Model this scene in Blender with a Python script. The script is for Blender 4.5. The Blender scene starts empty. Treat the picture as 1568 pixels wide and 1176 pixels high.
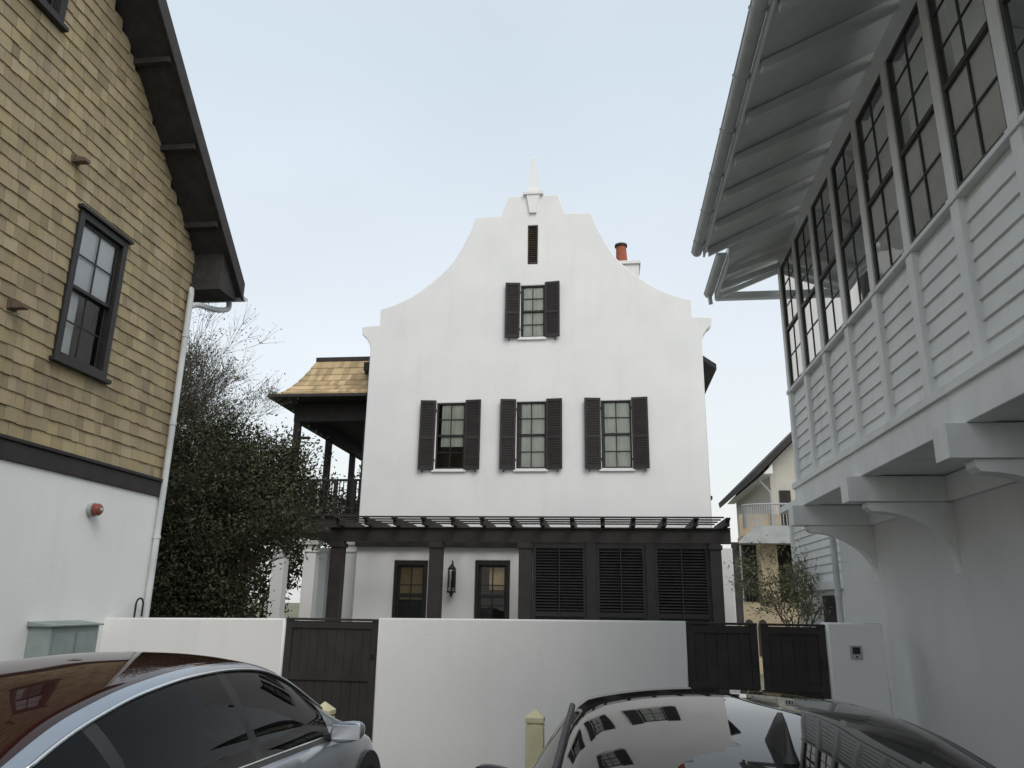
import bpy, bmesh, math, random
import numpy as np
from mathutils import Vector, Matrix
random.seed(7); np.random.seed(7)
S=bpy.context.scene; COL=bpy.context.collection
S.view_settings.view_transform='Standard'; S.view_settings.look='None'; S.view_settings.exposure=0

# ---------------------------------------------------------------- materials
def nt(name):
    m=bpy.data.materials.new(name); m.use_nodes=True; t=m.node_tree
    return m,t,t.nodes["Principled BSDF"]
def N(t,k,**kw):
    n=t.nodes.new(k)
    for a,b in kw.items(): setattr(n,a,b)
    return n
def c4(c): return (c[0],c[1],c[2],1)
def mix(t,fac,a,b,mode='MIX'):
    n=N(t,'ShaderNodeMix',data_type='RGBA',blend_type=mode)
    for s,v in ((0,fac),(6,a),(7,b)):
        if hasattr(v,'is_linked') or hasattr(v,'links'): t.links.new(v,n.inputs[s])
        else: n.inputs[s].default_value = v if s==0 else c4(v)
    return n.outputs[2]
def noise(t,scale,detail=4,vec=None,sc=None,rough=.55):
    tc=N(t,'ShaderNodeTexCoord'); mp=N(t,'ShaderNodeMapping')
    t.links.new(tc.outputs['Object'],mp.inputs[0])
    if sc: mp.inputs['Scale'].default_value=sc
    n=N(t,'ShaderNodeTexNoise'); n.inputs['Scale'].default_value=scale; n.inputs['Detail'].default_value=detail; n.inputs['Roughness'].default_value=rough
    t.links.new(mp.outputs[0],n.inputs['Vector']); return n.outputs['Fac']
def ramp(t,f,a,b):
    r=N(t,'ShaderNodeMapRange'); t.links.new(f,r.inputs[0]); r.inputs[1].default_value=a; r.inputs[2].default_value=b
    return r.outputs[0]
def bump(t,p,h,strength,dist):
    b=N(t,'ShaderNodeBump'); b.inputs['Strength'].default_value=strength; b.inputs['Distance'].default_value=dist
    t.links.new(h,b.inputs['Height']); t.links.new(b.outputs[0],p.inputs['Normal'])
def painted(name,c1,c2,rough=.85,nscale=1.2,streak=.0,bs=60,bst=.25,bd=.004,attr=False,spec=.3,dirt=None):
    m,t,p=nt(name)
    col=mix(t,ramp(t,noise(t,nscale,5),.35,.65),c1,c2)
    if streak>0:
        s=ramp(t,noise(t,3.0,5,sc=(1,1,.12)),.52,.8)
        mm=N(t,'ShaderNodeMath',operation='MULTIPLY'); t.links.new(s,mm.inputs[0]); mm.inputs[1].default_value=streak
        d=dirt or tuple(v*.62 for v in c1)
        col=mix(t,mm.outputs[0],col,d)
    if attr:
        a=N(t,'ShaderNodeAttribute',attribute_name='Col'); col=mix(t,1.0,col,a.outputs['Color'],'MULTIPLY')
    t.links.new(col,p.inputs['Base Color']); p.inputs['Roughness'].default_value=rough
    p.inputs['Specular IOR Level'].default_value=spec
    if bst>0: bump(t,p,noise(t,bs,6),bst,bd)
    return m
M={}
M['stucco']=painted('white_stucco',(.82,.82,.81),(.77,.775,.77),.92,.9,.28,35,.35,.006,dirt=(.64,.64,.62))
M['stucco_l']=painted('white_stucco_warm',(.81,.81,.80),(.76,.765,.76),.92,.7,.30,30,.4,.006,dirt=(.62,.62,.60))
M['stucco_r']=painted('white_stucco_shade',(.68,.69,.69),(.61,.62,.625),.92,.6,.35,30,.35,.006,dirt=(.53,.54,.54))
M['stucco_tan']=painted('tan_stucco',(.46,.38,.27),(.37,.31,.22),.92,1.4,.4,30,.4,.008)
M['stucco_pale']=painted('pale_beige_stucco',(.56,.54,.49),(.50,.48,.43),.92,1.4,.4,30,.4,.008)
M['white']=painted('white_paint_wood',(.80,.81,.80),(.73,.745,.745),.5,2.5,.4,90,.2,.002,dirt=(.52,.52,.48))
M['dark']=painted('dark_bronze_paint',(.030,.026,.025),(.040,.035,.034),.6,4,.2,120,.15,.002)
M['black']=painted('black_frame_paint',(.020,.019,.019),(.028,.026,.026),.45,5,0,120,.05,.001)
M['greensash']=painted('dark_green_sash',(.045,.052,.047),(.06,.066,.06),.5,5,.2,120,.05,.001)
M['roofdark']=painted('dark_roof',(.034,.031,.031),(.050,.046,.045),.75,6,.2,40,.3,.004)
M['shingle']=painted('tan_wood_shingle',(.37,.305,.19),(.30,.245,.155),.85,1.0,.45,14,.5,.006,attr=True,dirt=(.21,.175,.12))
M['roofshingle']=painted('roof_wood_shingle',(.50,.37,.21),(.40,.30,.17),.85,2.0,.3,60,.4,.004,attr=True)
M['greywood']=painted('metal_grey',(.40,.42,.42),(.33,.35,.36),.45,3,.3,80,.1,.001)
M['brown']=painted('brown_vent',(.10,.075,.055),(.14,.11,.08),.6,6,.3,80,.1,.001)
M['pipe']=painted('pale_gutter_metal',(.58,.61,.61),(.48,.51,.52),.4,3,.4,80,.05,.001)
M['terracotta']=painted('terracotta',(.36,.11,.06),(.28,.085,.05),.85,6,.5,80,.3,.002)
M['cream']=painted('cream_painted_wood',(.66,.63,.42),(.58,.55,.36),.6,6,.4,80,.2,.002)
M['bark']=painted('bark',(.08,.065,.05),(.05,.042,.035),.95,8,0,40,.6,.01)
M['twig']=painted('pale_twig',(.14,.125,.10),(.09,.08,.065),.95,8,0,40,.3,.01)
M['curtain']=painted('pale_curtain',(.86,.88,.80),(.74,.78,.70),.95,3,.0,60,.1,.002)
M['paneglare']=painted('white_pane_reflection',(.88,.89,.90),(.82,.83,.85),.9,3,.0,60,.1,.002)  # plain white that imitates bright reflections in window panes
M['bamboo']=painted('bamboo_blind',(.48,.36,.19),(.33,.24,.12),.9,30,.0,60,.3,.002)
M['room']=painted('dark_interior',(.045,.042,.04),(.03,.03,.03),.9,3,0,60,0,0)
M['red']=painted('red_plastic',(.25,.08,.06),(.18,.055,.04),.4,9,0,60,0,0)
M['rubber']=painted('tyre_rubber',(.015,.015,.015),(.02,.02,.02),.8,9,0,60,.1,.002)
M['asphalt']=painted('asphalt',(.055,.055,.055),(.042,.042,.043),.95,3,0,180,.6,.006)
M['paving']=painted('courtyard_gravel',(.34,.32,.28),(.26,.245,.21),.95,3,0,90,.6,.01)
M['ground']=painted('sandy_ground',(.20,.19,.14),(.10,.12,.06),.95,.3,0,10,.6,.02)
M['box']=painted('green_grey_box',(.25,.30,.29),(.20,.245,.235),.5,4,.4,60,.05,.001)
def leafmat(name,a,b):
    m,t,p=nt(name); at=N(t,'ShaderNodeAttribute',attribute_name='Col')
    t.links.new(mix(t,1.0,mix(t,ramp(t,noise(t,1.5,3),.35,.65),a,b),at.outputs['Color'],'MULTIPLY'),p.inputs['Base Color'])
    p.inputs['Roughness'].default_value=.8; p.inputs['Specular IOR Level'].default_value=.1
    return m
M['leaf']=leafmat('evergreen_leaf',(.040,.047,.028),(.058,.066,.038))
M['leaf2']=leafmat('grey_green_leaf',(.085,.092,.055),(.115,.12,.075))
M['leaf3']=leafmat('olive_leaf',(.17,.19,.10),(.21,.22,.12))
def glass(name,tint,tr,rough=.02,ior=1.5,wave=.12):
    m=bpy.data.materials.new(name); m.use_nodes=True; t=m.node_tree; t.nodes.clear()
    o=N(t,'ShaderNodeOutputMaterial'); g=N(t,'ShaderNodeBsdfGlossy'); g.inputs['Roughness'].default_value=rough
    tc=N(t,'ShaderNodeBsdfTransparent'); tc.inputs[0].default_value=c4(tint)
    d=N(t,'ShaderNodeBsdfDiffuse'); d.inputs[0].default_value=(.008,.009,.009,1)
    mx=N(t,'ShaderNodeMixShader'); mx.inputs[0].default_value=tr
    t.links.new(d.outputs[0],mx.inputs[1]); t.links.new(tc.outputs[0],mx.inputs[2])
    f=N(t,'ShaderNodeFresnel'); f.inputs[0].default_value=ior
    if wave>0:
        nz=noise(t,1.2,2); b=N(t,'ShaderNodeBump'); b.inputs['Strength'].default_value=wave; b.inputs['Distance'].default_value=.02
        t.links.new(nz,b.inputs['Height']); t.links.new(b.outputs[0],g.inputs['Normal'])
    m2=N(t,'ShaderNodeMixShader'); t.links.new(f.outputs[0],m2.inputs[0]); t.links.new(mx.outputs[0],m2.inputs[1]); t.links.new(g.outputs[0],m2.inputs[2])
    t.links.new(m2.outputs[0],o.inputs[0]); return m
M['glass']=glass('window_glass',(.97,.98,.97),1.0,.01,1.55)
M['carglass']=glass('car_glass',(.26,.33,.30),.9,.0,1.22,0)
def carpaint(name,c,metal,rough,coat=1.0,ior=1.45,spec=.5):
    m,t,p=nt(name); p.inputs['Base Color'].default_value=c4(c); p.inputs['Metallic'].default_value=metal; p.inputs['Roughness'].default_value=rough
    p.inputs['Coat Weight'].default_value=coat; p.inputs['Coat Roughness'].default_value=.03; p.inputs['Coat IOR'].default_value=ior
    p.inputs['Specular IOR Level'].default_value=spec
    t.links.new(mix(t,ramp(t,noise(t,5,5),.4,.7),c,tuple(v*.9+.003 for v in c)),p.inputs['Base Color']); return m
M['silver']=carpaint('silver_blue_paint',(.30,.34,.40),.6,.32)
M['blackpaint']=carpaint('black_car_paint',(.005,.005,.006),.0,.03,0,1.4,.5)
M['roofmaroon']=carpaint('tinted_roof_glass',(.030,.010,.008),.0,.02,0,1.38,.25)
M['roofblack']=carpaint('black_roof_glass',(.004,.004,.005),.0,.02,0,1.38,.3)
M['chrome']=carpaint('chrome_trim',(.80,.81,.83),1.0,.22,.0)
M['blacktrim']=carpaint('black_plastic_trim',(.012,.012,.012),0,.5,.0)
M['taillight']=carpaint('tail_light',(.30,.01,.01),0,.1)
M['headlight']=carpaint('head_light',(.6,.62,.65),.3,.1)

# ---------------------------------------------------------------- helpers
def empty(name):
    o=bpy.data.objects.new(name,None); o.empty_display_size=.3; COL.objects.link(o); return o
def mkobj(name,me,parent,mats,smooth=False):
    o=bpy.data.objects.new(name,me); COL.objects.link(o)
    if parent: o.parent=parent
    for m in mats: me.materials.append(M[m] if isinstance(m,str) else m)
    if smooth:
        for p in me.polygons: p.use_smooth=True
    return o
class P:
    def __init__(s): s.v=[];s.f=[];s.m=[];s.c=[]
    def add(s,vs,fs,m=0,c=1.0):
        b=len(s.v); s.v+= [tuple(v) for v in vs]
        for f in fs: s.f.append([b+i for i in f]); s.m.append(m); s.c.append(c)
    def box(s,x0,x1,y0,y1,z0,z1,m=0,c=1.0):
        s.add([(x0,y0,z0),(x1,y0,z0),(x1,y1,z0),(x0,y1,z0),(x0,y0,z1),(x1,y0,z1),(x1,y1,z1),(x0,y1,z1)],
              [(0,3,2,1),(4,5,6,7),(0,1,5,4),(1,2,6,5),(2,3,7,6),(3,0,4,7)],m,c)
    def obox(s,ctr,ax,ay,az,m=0,c=1.0):
        ctr,ax,ay,az=map(Vector,(ctr,ax,ay,az))
        vs=[ctr+ax*i+ay*j+az*k for k in(-1,1) for i,j in((-1,-1),(1,-1),(1,1),(-1,1))]
        s.add(vs,[(0,3,2,1),(4,5,6,7),(0,1,5,4),(1,2,6,5),(2,3,7,6),(3,0,4,7)],m,c)
    def prism(s,pts,axis,a,b,m=0,c=1.0):
        def q(p,w):
            l=list(p); l.insert(axis,w); return tuple(l)
        n=len(pts); vs=[q(p,a) for p in pts]+[q(p,b) for p in pts]
        fs=[list(range(n))[::-1],[n+i for i in range(n)]]+[(i,(i+1)%n,n+(i+1)%n,n+i) for i in range(n)]
        s.add(vs,fs,m,c)
    def cone(s,p0,p1,r0,r1,n=12,m=0,c=1.0,caps=True):
        p0,p1=Vector(p0),Vector(p1); d=(p1-p0)
        if d.length<1e-6: return
        d.normalize(); u=d.orthogonal().normalized(); w=d.cross(u)
        vs=[]
        for p,r in((p0,r0),(p1,r1)):
            for i in range(n):
                a=2*math.pi*i/n; vs.append(p+u*math.cos(a)*r+w*math.sin(a)*r)
        fs=[(i,(i+1)%n,n+(i+1)%n,n+i) for i in range(n)]
        if caps: fs+=[list(range(n))[::-1],[n+i for i in range(n)]]
        s.add(vs,fs,m,c)
    def tube(s,pts,r,n=10,m=0):
        pts=[Vector(q) for q in pts]; b=len(s.v); u=None
        for i,q in enumerate(pts):
            d=((pts[min(i+1,len(pts)-1)]-q).normalized()+(q-pts[max(i-1,0)]).normalized())
            d=d.normalized() if d.length>1e-6 else Vector((0,0,1))
            if u is None: u=d.orthogonal().normalized()
            u=(u-d*u.dot(d)).normalized(); w=d.cross(u)
            for k in range(n):
                a=2*math.pi*k/n; s.v.append(tuple(q+u*math.cos(a)*r+w*math.sin(a)*r))
        for i in range(len(pts)-1):
            for k in range(n): s.f.append([b+i*n+k,b+i*n+(k+1)%n,b+(i+1)*n+(k+1)%n,b+(i+1)*n+k]); s.m.append(m); s.c.append(1.0)
        for e in (0,len(pts)-1): s.f.append([b+e*n+k for k in range(n)]); s.m.append(m); s.c.append(1.0)
    def make(s,name,parent,mats,bevel=0,smooth=False,colattr=False):
        me=bpy.data.meshes.new(name); me.from_pydata(s.v,[],s.f)
        me.polygons.foreach_set('material_index',s.m)
        if colattr:
            ca=me.color_attributes.new('Col','FLOAT_COLOR','CORNER')
            arr=[]
            for f,c in zip(s.f,s.c):
                cc=c if isinstance(c,tuple) else (c,c,c)
                arr+= [cc[0],cc[1],cc[2],1.0]*len(f)
            ca.data.foreach_set('color',arr)
        bm=bmesh.new(); bm.from_mesh(me); bmesh.ops.recalc_face_normals(bm,faces=bm.faces); bm.to_mesh(me); bm.free()
        o=mkobj(name,me,parent,mats,smooth)
        if bevel:
            b=o.modifiers.new('bev','BEVEL'); b.width=bevel; b.segments=2; b.limit_method='ANGLE'
        return o
def slab(name,parent,outer,holes,axis,pos,thick,mat,bev=.012):
    cu=bpy.data.curves.new(name,'CURVE'); cu.dimensions='2D'; cu.fill_mode='BOTH'
    for lp in [outer]+holes:
        sp=cu.splines.new('POLY'); sp.points.add(len(lp)-1); sp.use_cyclic_u=True
        for i,(a,b) in enumerate(lp): sp.points[i].co=(a,b,0,1)
    cu.extrude=thick/2-bev; cu.bevel_depth=bev; cu.offset=-bev; cu.bevel_resolution=1
    ob=bpy.data.objects.new('tmp',cu); COL.objects.link(ob); bpy.context.view_layer.update()
    me=bpy.data.meshes.new_from_object(ob.evaluated_get(bpy.context.evaluated_depsgraph_get()))
    bpy.data.objects.remove(ob)
    if axis==1: mt=Matrix(((1,0,0,0),(0,0,-1,pos+thick/2),(0,1,0,0),(0,0,0,1)))
    else: mt=Matrix(((0,0,1,pos+thick/2),(1,0,0,0),(0,1,0,0),(0,0,0,1)))
    me.transform(mt); me.name=name; me.materials.clear()
    return mkobj(name,me,parent,[mat])
def rect(a0,a1,b0,b1): return [(a0,b0),(a1,b0),(a1,b1),(a0,b1)]
GL=-.45   # natural ground level below the raised parking apron

# ================================================================= WHITE HOUSE
C=-1.95; YF=20.0
house=empty('white_stucco_house')
half=[(4.62,0),(4.62,8.62),(4.66,8.78),(4.76,8.95),(4.88,9.06),(4.92,9.30),(4.40,9.33),(4.40,9.83)]
cur=[(4.40,9.83),(4.0,9.95),(3.56,10.15),(3.15,10.43),(2.75,10.76),(2.38,11.16),(2.12,11.58),(1.92,12.0),(1.79,12.32),(1.69,12.63)]
half+=cur[1:]
half+=[(.95,12.65),(.88,12.82),(.80,13.03),(.74,13.27)]
def cr(pts,n=4):
    out=[]
    for i in range(len(pts)-1):
        p0=Vector(pts[max(i-1,0)]);p1=Vector(pts[i]);p2=Vector(pts[i+1]);p3=Vector(pts[min(i+2,len(pts)-1)])
        for k in range(n):
            t=k/n; out.append(tuple(.5*((2*p1)+(p2-p0)*t+(2*p0-5*p1+4*p2-p3)*t*t+(3*p1-p0-3*p2+p3)*t**3)))
    out.append(tuple(pts[-1])); return out
h2=half[:8]+cr(cur)[1:]+half[-4:]
outer=[(C+a,b) for a,b in h2]+[(C-a,b) for a,b in reversed(h2)]
W2=[(-4.16,.40,5.17,7.0),(-1.95,.40,5.17,7.0),(.32,.40,5.17,7.0),(-1.94,.34,8.86,10.42)]
DO=[(-5.5,-4.62,.16,2.76),(-3.36,-2.47,.16,2.78)]
holes=[rect(a-h,a+h,z0,z1) for a,h,z0,z1 in W2]+[rect(*d) for d in DO]+[rect(C-.14,C+.14,11.08,12.3)]
slab('facade_wall',house,outer,holes,1,YF,.34,'stucco',.02)
p=P()
p.box(C-4.55,C+4.55,YF+1.0,34,0,8.3)
p.make('rear_body',house,['stucco'])
p=P()
def roofprof(hw,ze,zr,th): return [(C-hw,ze),(C,zr),(C+hw,ze),(C+hw,ze+th),(C,zr+th),(C-hw,ze+th)]
p.prism([(C-4.55,8.31),(C,12.0),(C+4.55,8.31)],1,YF+.345,34)
p.prism(roofprof(5.20,8.30,12.15,.16),1,21.6,34.6)
p.make('main_roof',house,['roofdark'])
p=P()
p.box(C-.30,C+.30,YF-.10,YF+.42,13.272,13.36); p.box(C-.26,C+.26,YF-.06,YF+.38,13.362,13.44)
p.prism([(C-.20,13.27),(C+.20,13.27),(C+.15,13.0),(C+.10,12.68),(C-.10,12.68),(C-.15,13.0)],1,YF-.07,YF+.01)
a=.155;b=.045;y0=YF+.16
p.add([(C-a,y0-a,13.44),(C+a,y0-a,13.44),(C+a,y0+a,13.44),(C-a,y0+a,13.44),(C-b,y0-b,14.62),(C+b,y0-b,14.62),(C+b,y0+b,14.62),(C-b,y0+b,14.62),(C,y0,14.68)],
      [(0,1,5,4),(1,2,6,5),(2,3,7,6),(3,0,4,7),(4,5,8),(5,6,8),(6,7,8),(7,4,8)])
p.make('spire_finial',house,['stucco'],.006)
p=P(); x0,x1=C-.14,C+.14
for q in ((x0,x0+.03),(x1-.03,x1)): p.box(q[0],q[1],YF-.01,YF+.08,11.08,12.3)
p.box(x0+.03,x1-.03,YF-.01,YF+.08,12.26,12.3); p.box(x0+.03,x1-.03,YF-.01,YF+.08,11.08,11.12)
for k in range(19):
    z=11.15+k*.06; p.obox((C,YF+.03,z),(.11,0,0),(0,-.024,-.020),(0,.004,.004),1)
p.box(x0+.005,x1-.005,YF+.09,YF+.1,11.08,12.3)
p.make('gable_vent',house,['dark','brown'])

def shutter(p,x0,x1,z0,z1,y,ang,side):
    w=x1-x0; hx=x1 if side<0 else x0
    d=Vector((-1 if side<0 else 1,0,0)); d=Vector((d.x*math.cos(ang),-math.sin(ang),0))
    def bar(a0,a1,b0,b1,th=.02):
        c=Vector((hx,y,0))+d*((a0+a1)/2)+Vector((0,0,(b0+b1)/2))
        nn=d.cross(Vector((0,0,1))).normalized()
        p.obox(c,d*((a1-a0)/2),nn*th,Vector((0,0,(b1-b0)/2)))
    s=.055
    bar(0,s,z0,z1);bar(w-s,w,z0,z1);bar(s,w-s,z1-.07,z1);bar(s,w-s,z0,z0+.09)
    zm=z0+(z1-z0)*.45; bar(s,w-s,zm-.035,zm+.035)
    nn=d.cross(Vector((0,0,1))).normalized()
    if nn.y>0: nn=-nn
    for lo,hi in((z0+.09,zm-.035),(zm+.035,z1-.07)):
        k=int((hi-lo)/.045)
        for i in range(k):
            z=lo+(i+.5)*(hi-lo)/k
            p.obox(Vector((hx,y,z))+d*(w/2),d*(w/2-s),(nn*.014+Vector((0,0,-.016))),(nn*.003+Vector((0,0,.003))))
    bar(s*.6,w-s*.6,z0+.04,z1-.04,.004)
def sash(pf,pg,x0,x1,z0,z1,y,cols,rows,fr=.05,mid=True):
    pf.box(x0,x0+fr,y,y+.09,z0,z1);pf.box(x1-fr,x1,y,y+.09,z0,z1)
    pf.box(x0+fr,x1-fr,y,y+.09,z1-fr,z1);pf.box(x0+fr,x1-fr,y,y+.09,z0,z0+fr)
    zm=(z0+z1)/2
    if mid: pf.box(x0+fr,x1-fr,y-.012,y+.07,zm-.028,zm+.028)
    for i in range(1,cols):
        x=x0+fr+(x1-x0-2*fr)*i/cols; pf.box(x-.012,x+.012,y+.018,y+.05,z0+fr,z1-fr)
    for i in range(1,rows):
        z=z0+(z1-z0)*i/rows
        if mid and abs(z-zm)<.05: continue
        pf.box(x0+fr,x1-fr,y+.02,y+.048,z-.012,z+.012)
    pg.add([(x0+fr*.5,y+.034,z0+fr*.5),(x1-fr*.5,y+.034,z0+fr*.5),(x1-fr*.5,y+.034,z1-fr*.5),(x0+fr*.5,y+.034,z1-fr*.5)],[(0,1,2,3)])
def curtain(p,x0,x1,z0,z1,y,amp=.012):
    n=max(6,int((x1-x0)/.03)); vs=[];fs=[]
    ph=random.random()*6
    for i in range(n+1):
        x=x0+(x1-x0)*i/n; yy=y+amp*math.sin(i*1.3+ph)+amp*.5*math.sin(i*.7)
        vs+=[(x,yy,z0),(x,yy,z1)]
    for i in range(n): fs.append((2*i,2*i+2,2*i+3,2*i+1))
    p.add(vs,fs)
pf,pg,ps,pc,pr,pl=P(),P(),P(),P(),P(),P()
for i,(a,h,z0,z1) in enumerate(W2):
    sash(pf,pg,a-h,a+h,z0,z1,YF+.045,2,4,.045)
    oh=.84 if i<3 else .77
    shutter(ps,a-oh,a-h-.01,z0-.03,z1+.06,YF-.05,.10+.05*random.random(),-1)
    shutter(ps,a+h+.01,a+oh,z0-.03,z1+.06,YF-.05,.10+.05*random.random(),1)
    for sx in (-1,1):
        for zz in (z0+.2,z1-.25): ps.box(a+sx*(h+.02)-.02,a+sx*(h+.02)+.02,YF-.055,YF+.002,zz,zz+.06)
        ps.box(a+sx*(oh-.12)-.012,a+sx*(oh-.12)+.012,YF-.12,YF+.002,z0-.09,z0-.05)
    pl.box(a-h-.06,a+h+.06,YF-.06,YF+.02,z0-.09,z0-.012)
    pr.box(a-h-.3,a+h+.3,YF+.95,YF+.98,z0-.3,z1+.3)
for (a,h,z0,z1,l,r,zb) in ((-4.16,.4,5.17,7.0,.13,.06,.62),(-1.95,.4,5.17,7.0,.13,.05,0),(.32,.4,5.17,7.0,.10,.02,0),(-1.94,.34,8.86,10.42,.08,.02,0)):
    curtain(pc,a-h+l,a+h-r,z0+zb,z1,YF+.11)
pf.make('window_sashes',house,['black'],.004); pg.make('window_glass',house,['glass']); ps.make('shutters',house,['dark'])
pc.make('curtains',house,['curtain'],smooth=True); pl.make('window_sills',house,['stucco'],.008)
p=P(); 
p.box(C-4.55,C+4.55,YF+.342,YF+.998,7.6,8.3); p.box(C-4.55,C+4.55,YF+.342,YF+.998,3.2,3.6)
p.box(C-4.55,C-4.4,YF+.342,YF+.998,0,8.3);p.box(C+4.4,C+4.55,YF+.342,YF+.998,0,8.3)
p.make('inner_floors',house,['room']); pr.make('room_backs',house,['room'])
pf,pg,pb,pr=P(),P(),P(),P()
for k,d in enumerate(DO):
    x0,x1,z0,z1=d
    pf.box(x0-.0,x0+.09,YF-.03,YF+.12,z0,z1);pf.box(x1-.09,x1,YF-.03,YF+.12,z0,z1);pf.box(x0+.09,x1-.09,YF-.03,YF+.12,z1-.12,z1)
    sash(pf,pg,x0+.09,x1-.09,z0,z1-.12,YF+.05,2,5,.05,False)
    pf.box(x0+.09,x1-.09,YF+.04,YF+.12,1.84,1.93)
    if k==0: pb.box(x0+.1,x1-.1,YF+.125,YF+.13,1.78,z1-.1)
    else: pb.box(x0+.35,x1-.1,YF+.125,YF+.13,2.05,z1-.1)
    pr.box(x0-.2,x1+.2,YF+.9,YF+.92,0,z1+.3)
pf.make('door_frames',house,['black'],.004);pg.make('door_glass',house,['glass']);pb.make('bamboo_blinds',house,['bamboo']);pr.make('door_room_backs',house,['room'])
p=P(); p.box(2.68,3.08,19.72,20.5,0,3.12); p.make('side_pier',house,['stucco'],.02)
p=P()
p.box(.40,1.24,23.6,24.5,9,12.62);p.box(.34,1.30,23.54,24.56,12.622,12.74)
p.make('chimney_stack',house,['stucco'],.01)
p=P(); p.cone((.70,24,12.74),(.68,24,13.45),.20,.17,20,0);p.cone((.68,24,13.45),(.68,24,13.53),.215,.215,20,1); p.cone((.70,24,12.74),(.70,24,12.86),.23,.22,20,0)
p.make('chimney_pot',house,['terracotta','dark'],.01)
p=P(); lx=-3.93; ly=YF-.22
p.box(lx-.045,lx+.045,YF-.03,YF-.002,2.1,2.5)
p.tube([(lx,YF-.02,2.45),(lx,YF-.10,2.72),(lx,ly,2.76),(lx,ly,2.66)],.012,8)
p.cone((lx,ly,2.56),(lx,ly,2.68),.12,.02,4);p.cone((lx,ly,2.53),(lx,ly,2.56),.13,.13,4)
for sx in(-1,1):
    for sy in(-1,1): p.box(lx+sx*.08-.01,lx+sx*.08+.01,ly+sy*.08-.01,ly+sy*.08+.01,2.0,2.53)
p.box(lx-.10,lx+.10,ly-.10,ly+.10,1.96,2.0); p.cone((lx,ly,1.96),(lx,ly,1.84),.07,.01,4)
p.cone((lx,ly,2.0),(lx,ly,2.25),.022,.022,8)
p.make('wall_lantern',house,['black'])
p=P(); p.box(lx-.07,lx+.07,ly-.07,ly+.07,2.005,2.525); p.make('lantern_glass',house,['glass'])

# pergola
perg=empty('timber_pergola')
p=P()
p.box(-6.75,2.86,18.42,18.60,3.12,3.44)
p.box(-6.75,2.86,18.36,18.66,3.442,3.48)
p.box(-6.57,2.67,19.86,19.99,3.10,3.40)
for k in range(14):
    x=-6.42+k*.705
    p.box(x-.05,x+.05,18.02,19.98,3.482,3.66)
    p.prism([(18.02,3.66),(18.02,3.58),(17.84,3.63),(17.84,3.66)],0,x-.05,x+.05)
for y in (18.06,18.58,19.1,19.62): p.box(-6.55,2.68,y-.025,y+.025,3.663,3.70)
for a,b in ((-6.68,-6.16),(-4.22,-3.91),(-2.06,-1.75),(2.36,2.62)):
    w=min(b-a,.3); 
    p.box(a,a+w,18.36,18.66,0,3.118)
    p.box(a-.03,a+w+.03,18.33,18.69,2.98,3.08)
p.make('frame',perg,['dark'],.008)
p=P()
for a,b in ((-1.74,-.47),(-.25,.91),(1.09,2.35)):
    q0,q1=a,b
    p.box(q0,q0+.08,18.46,18.52,.1,3.10);p.box(q1-.08,q1,18.46,18.52,.1,3.10); p.box((q0+q1)/2-.012,(q0+q1)/2+.012,18.442,18.46,.15,3.05)
    for z in (.1,1.45,3.0): p.box(q0+.08,q1-.08,18.46,18.52,z,z+.1)
    p.box(q0+.02,q1-.02,18.53,18.55,.1,3.1)
    z=.24
    while z<2.98:
        if not 1.42<z<1.58: p.obox(((q0+q1)/2,18.49,z),((q1-q0)/2-.08,0,0),(0,-.030,-.026),(0,.004,.004),0)
        z+=.066
for a,b in ((-.47,-.25),(.91,1.09)): p.box(a,b,18.40,18.60,0,3.118)
p.make('louvre_panels',perg,['black','dark'])

# side porch of the house
porch=empty('timber_side_porch')
YP=20.7; XL=-8.95; XR=-6.6; YB=28
p=P()
p.box(XL-.15,XR,YP-.15,YB,3.52,3.95); p.box(XL-.22,XR,YP-.22,YB,3.952,4.02)
p.box(XL,XR,YP,YP+.2,6.70,7.25); p.box(XL,XL+.2,YP+.2,YB,6.70,7.25)
p.box(XL+.2,XR,YP+.2,YB,7.05,7.2)
for x,y in ((XL,YP),(XL,YP+2.6),(XL,YP+5),(XR-.25,YP)): p.box(x+.01,x+.19,y+.01,y+.19,4.02,6.70)
def rail(a,b):
    a,b=Vector(a),Vector(b); d=b-a; L=d.length; d.normalize(); n=d.cross(Vector((0,0,1)))
    for z,t in((5.0,.03),(4.2,.025)): p.obox((a+b)/2+Vector((0,0,z)),d*(L/2),n*.035,(0,0,t))
    k=int(L/.11)
    for i in range(k): p.obox(a+d*((i+.5)*L/k)+Vector((0,0,4.6)),d*.014,n*.014,(0,0,.4))
rail((XL+.1,YP+.1,0),(XR,YP+.1,0)); rail((XL+.1,YP+.2,0),(XL+.1,YB,0))
for x in (-8.2,-7.55,-7.0): p.box(x-.05,x+.05,YP+.03,YP+.13,4.02,5.02)
p.box(XL,XL+.5,YP+.03,YP+.17,6.2,6.26)
p.box(-7.75,-6.65,YP+2.9,YP+3.0,4.02,6.3)
p.make('porch_frame',porch,['dark'],.006)
p=P()
for x,y in ((-9.0,YP+.0),(-8.15,YP+.1),(XL,YP+3.2),(-8.1,YP+3.0),(-6.95,YP+.1)):
    p.box(x-.17,x+.17,y,y+.34,0,3.2); p.box(x-.23,x+.23,y-.06,y+.40,3.2,3.32);p.box(x-.2,x+.2,y-.03,y+.37,3.0,3.06); p.box(x-.22,x+.22,y-.05,y+.39,0,.25)
p.make('porch_columns',porch,['stucco'],.012)
p=P(); pd=P()
prof=[]; KX=.50
for i in range(9):
    t=i/8; off=1.50*t; z=7.36+1.45*(t**1.7); prof.append((off,z))
ex,ey=XL-.55,YP-.62
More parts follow.
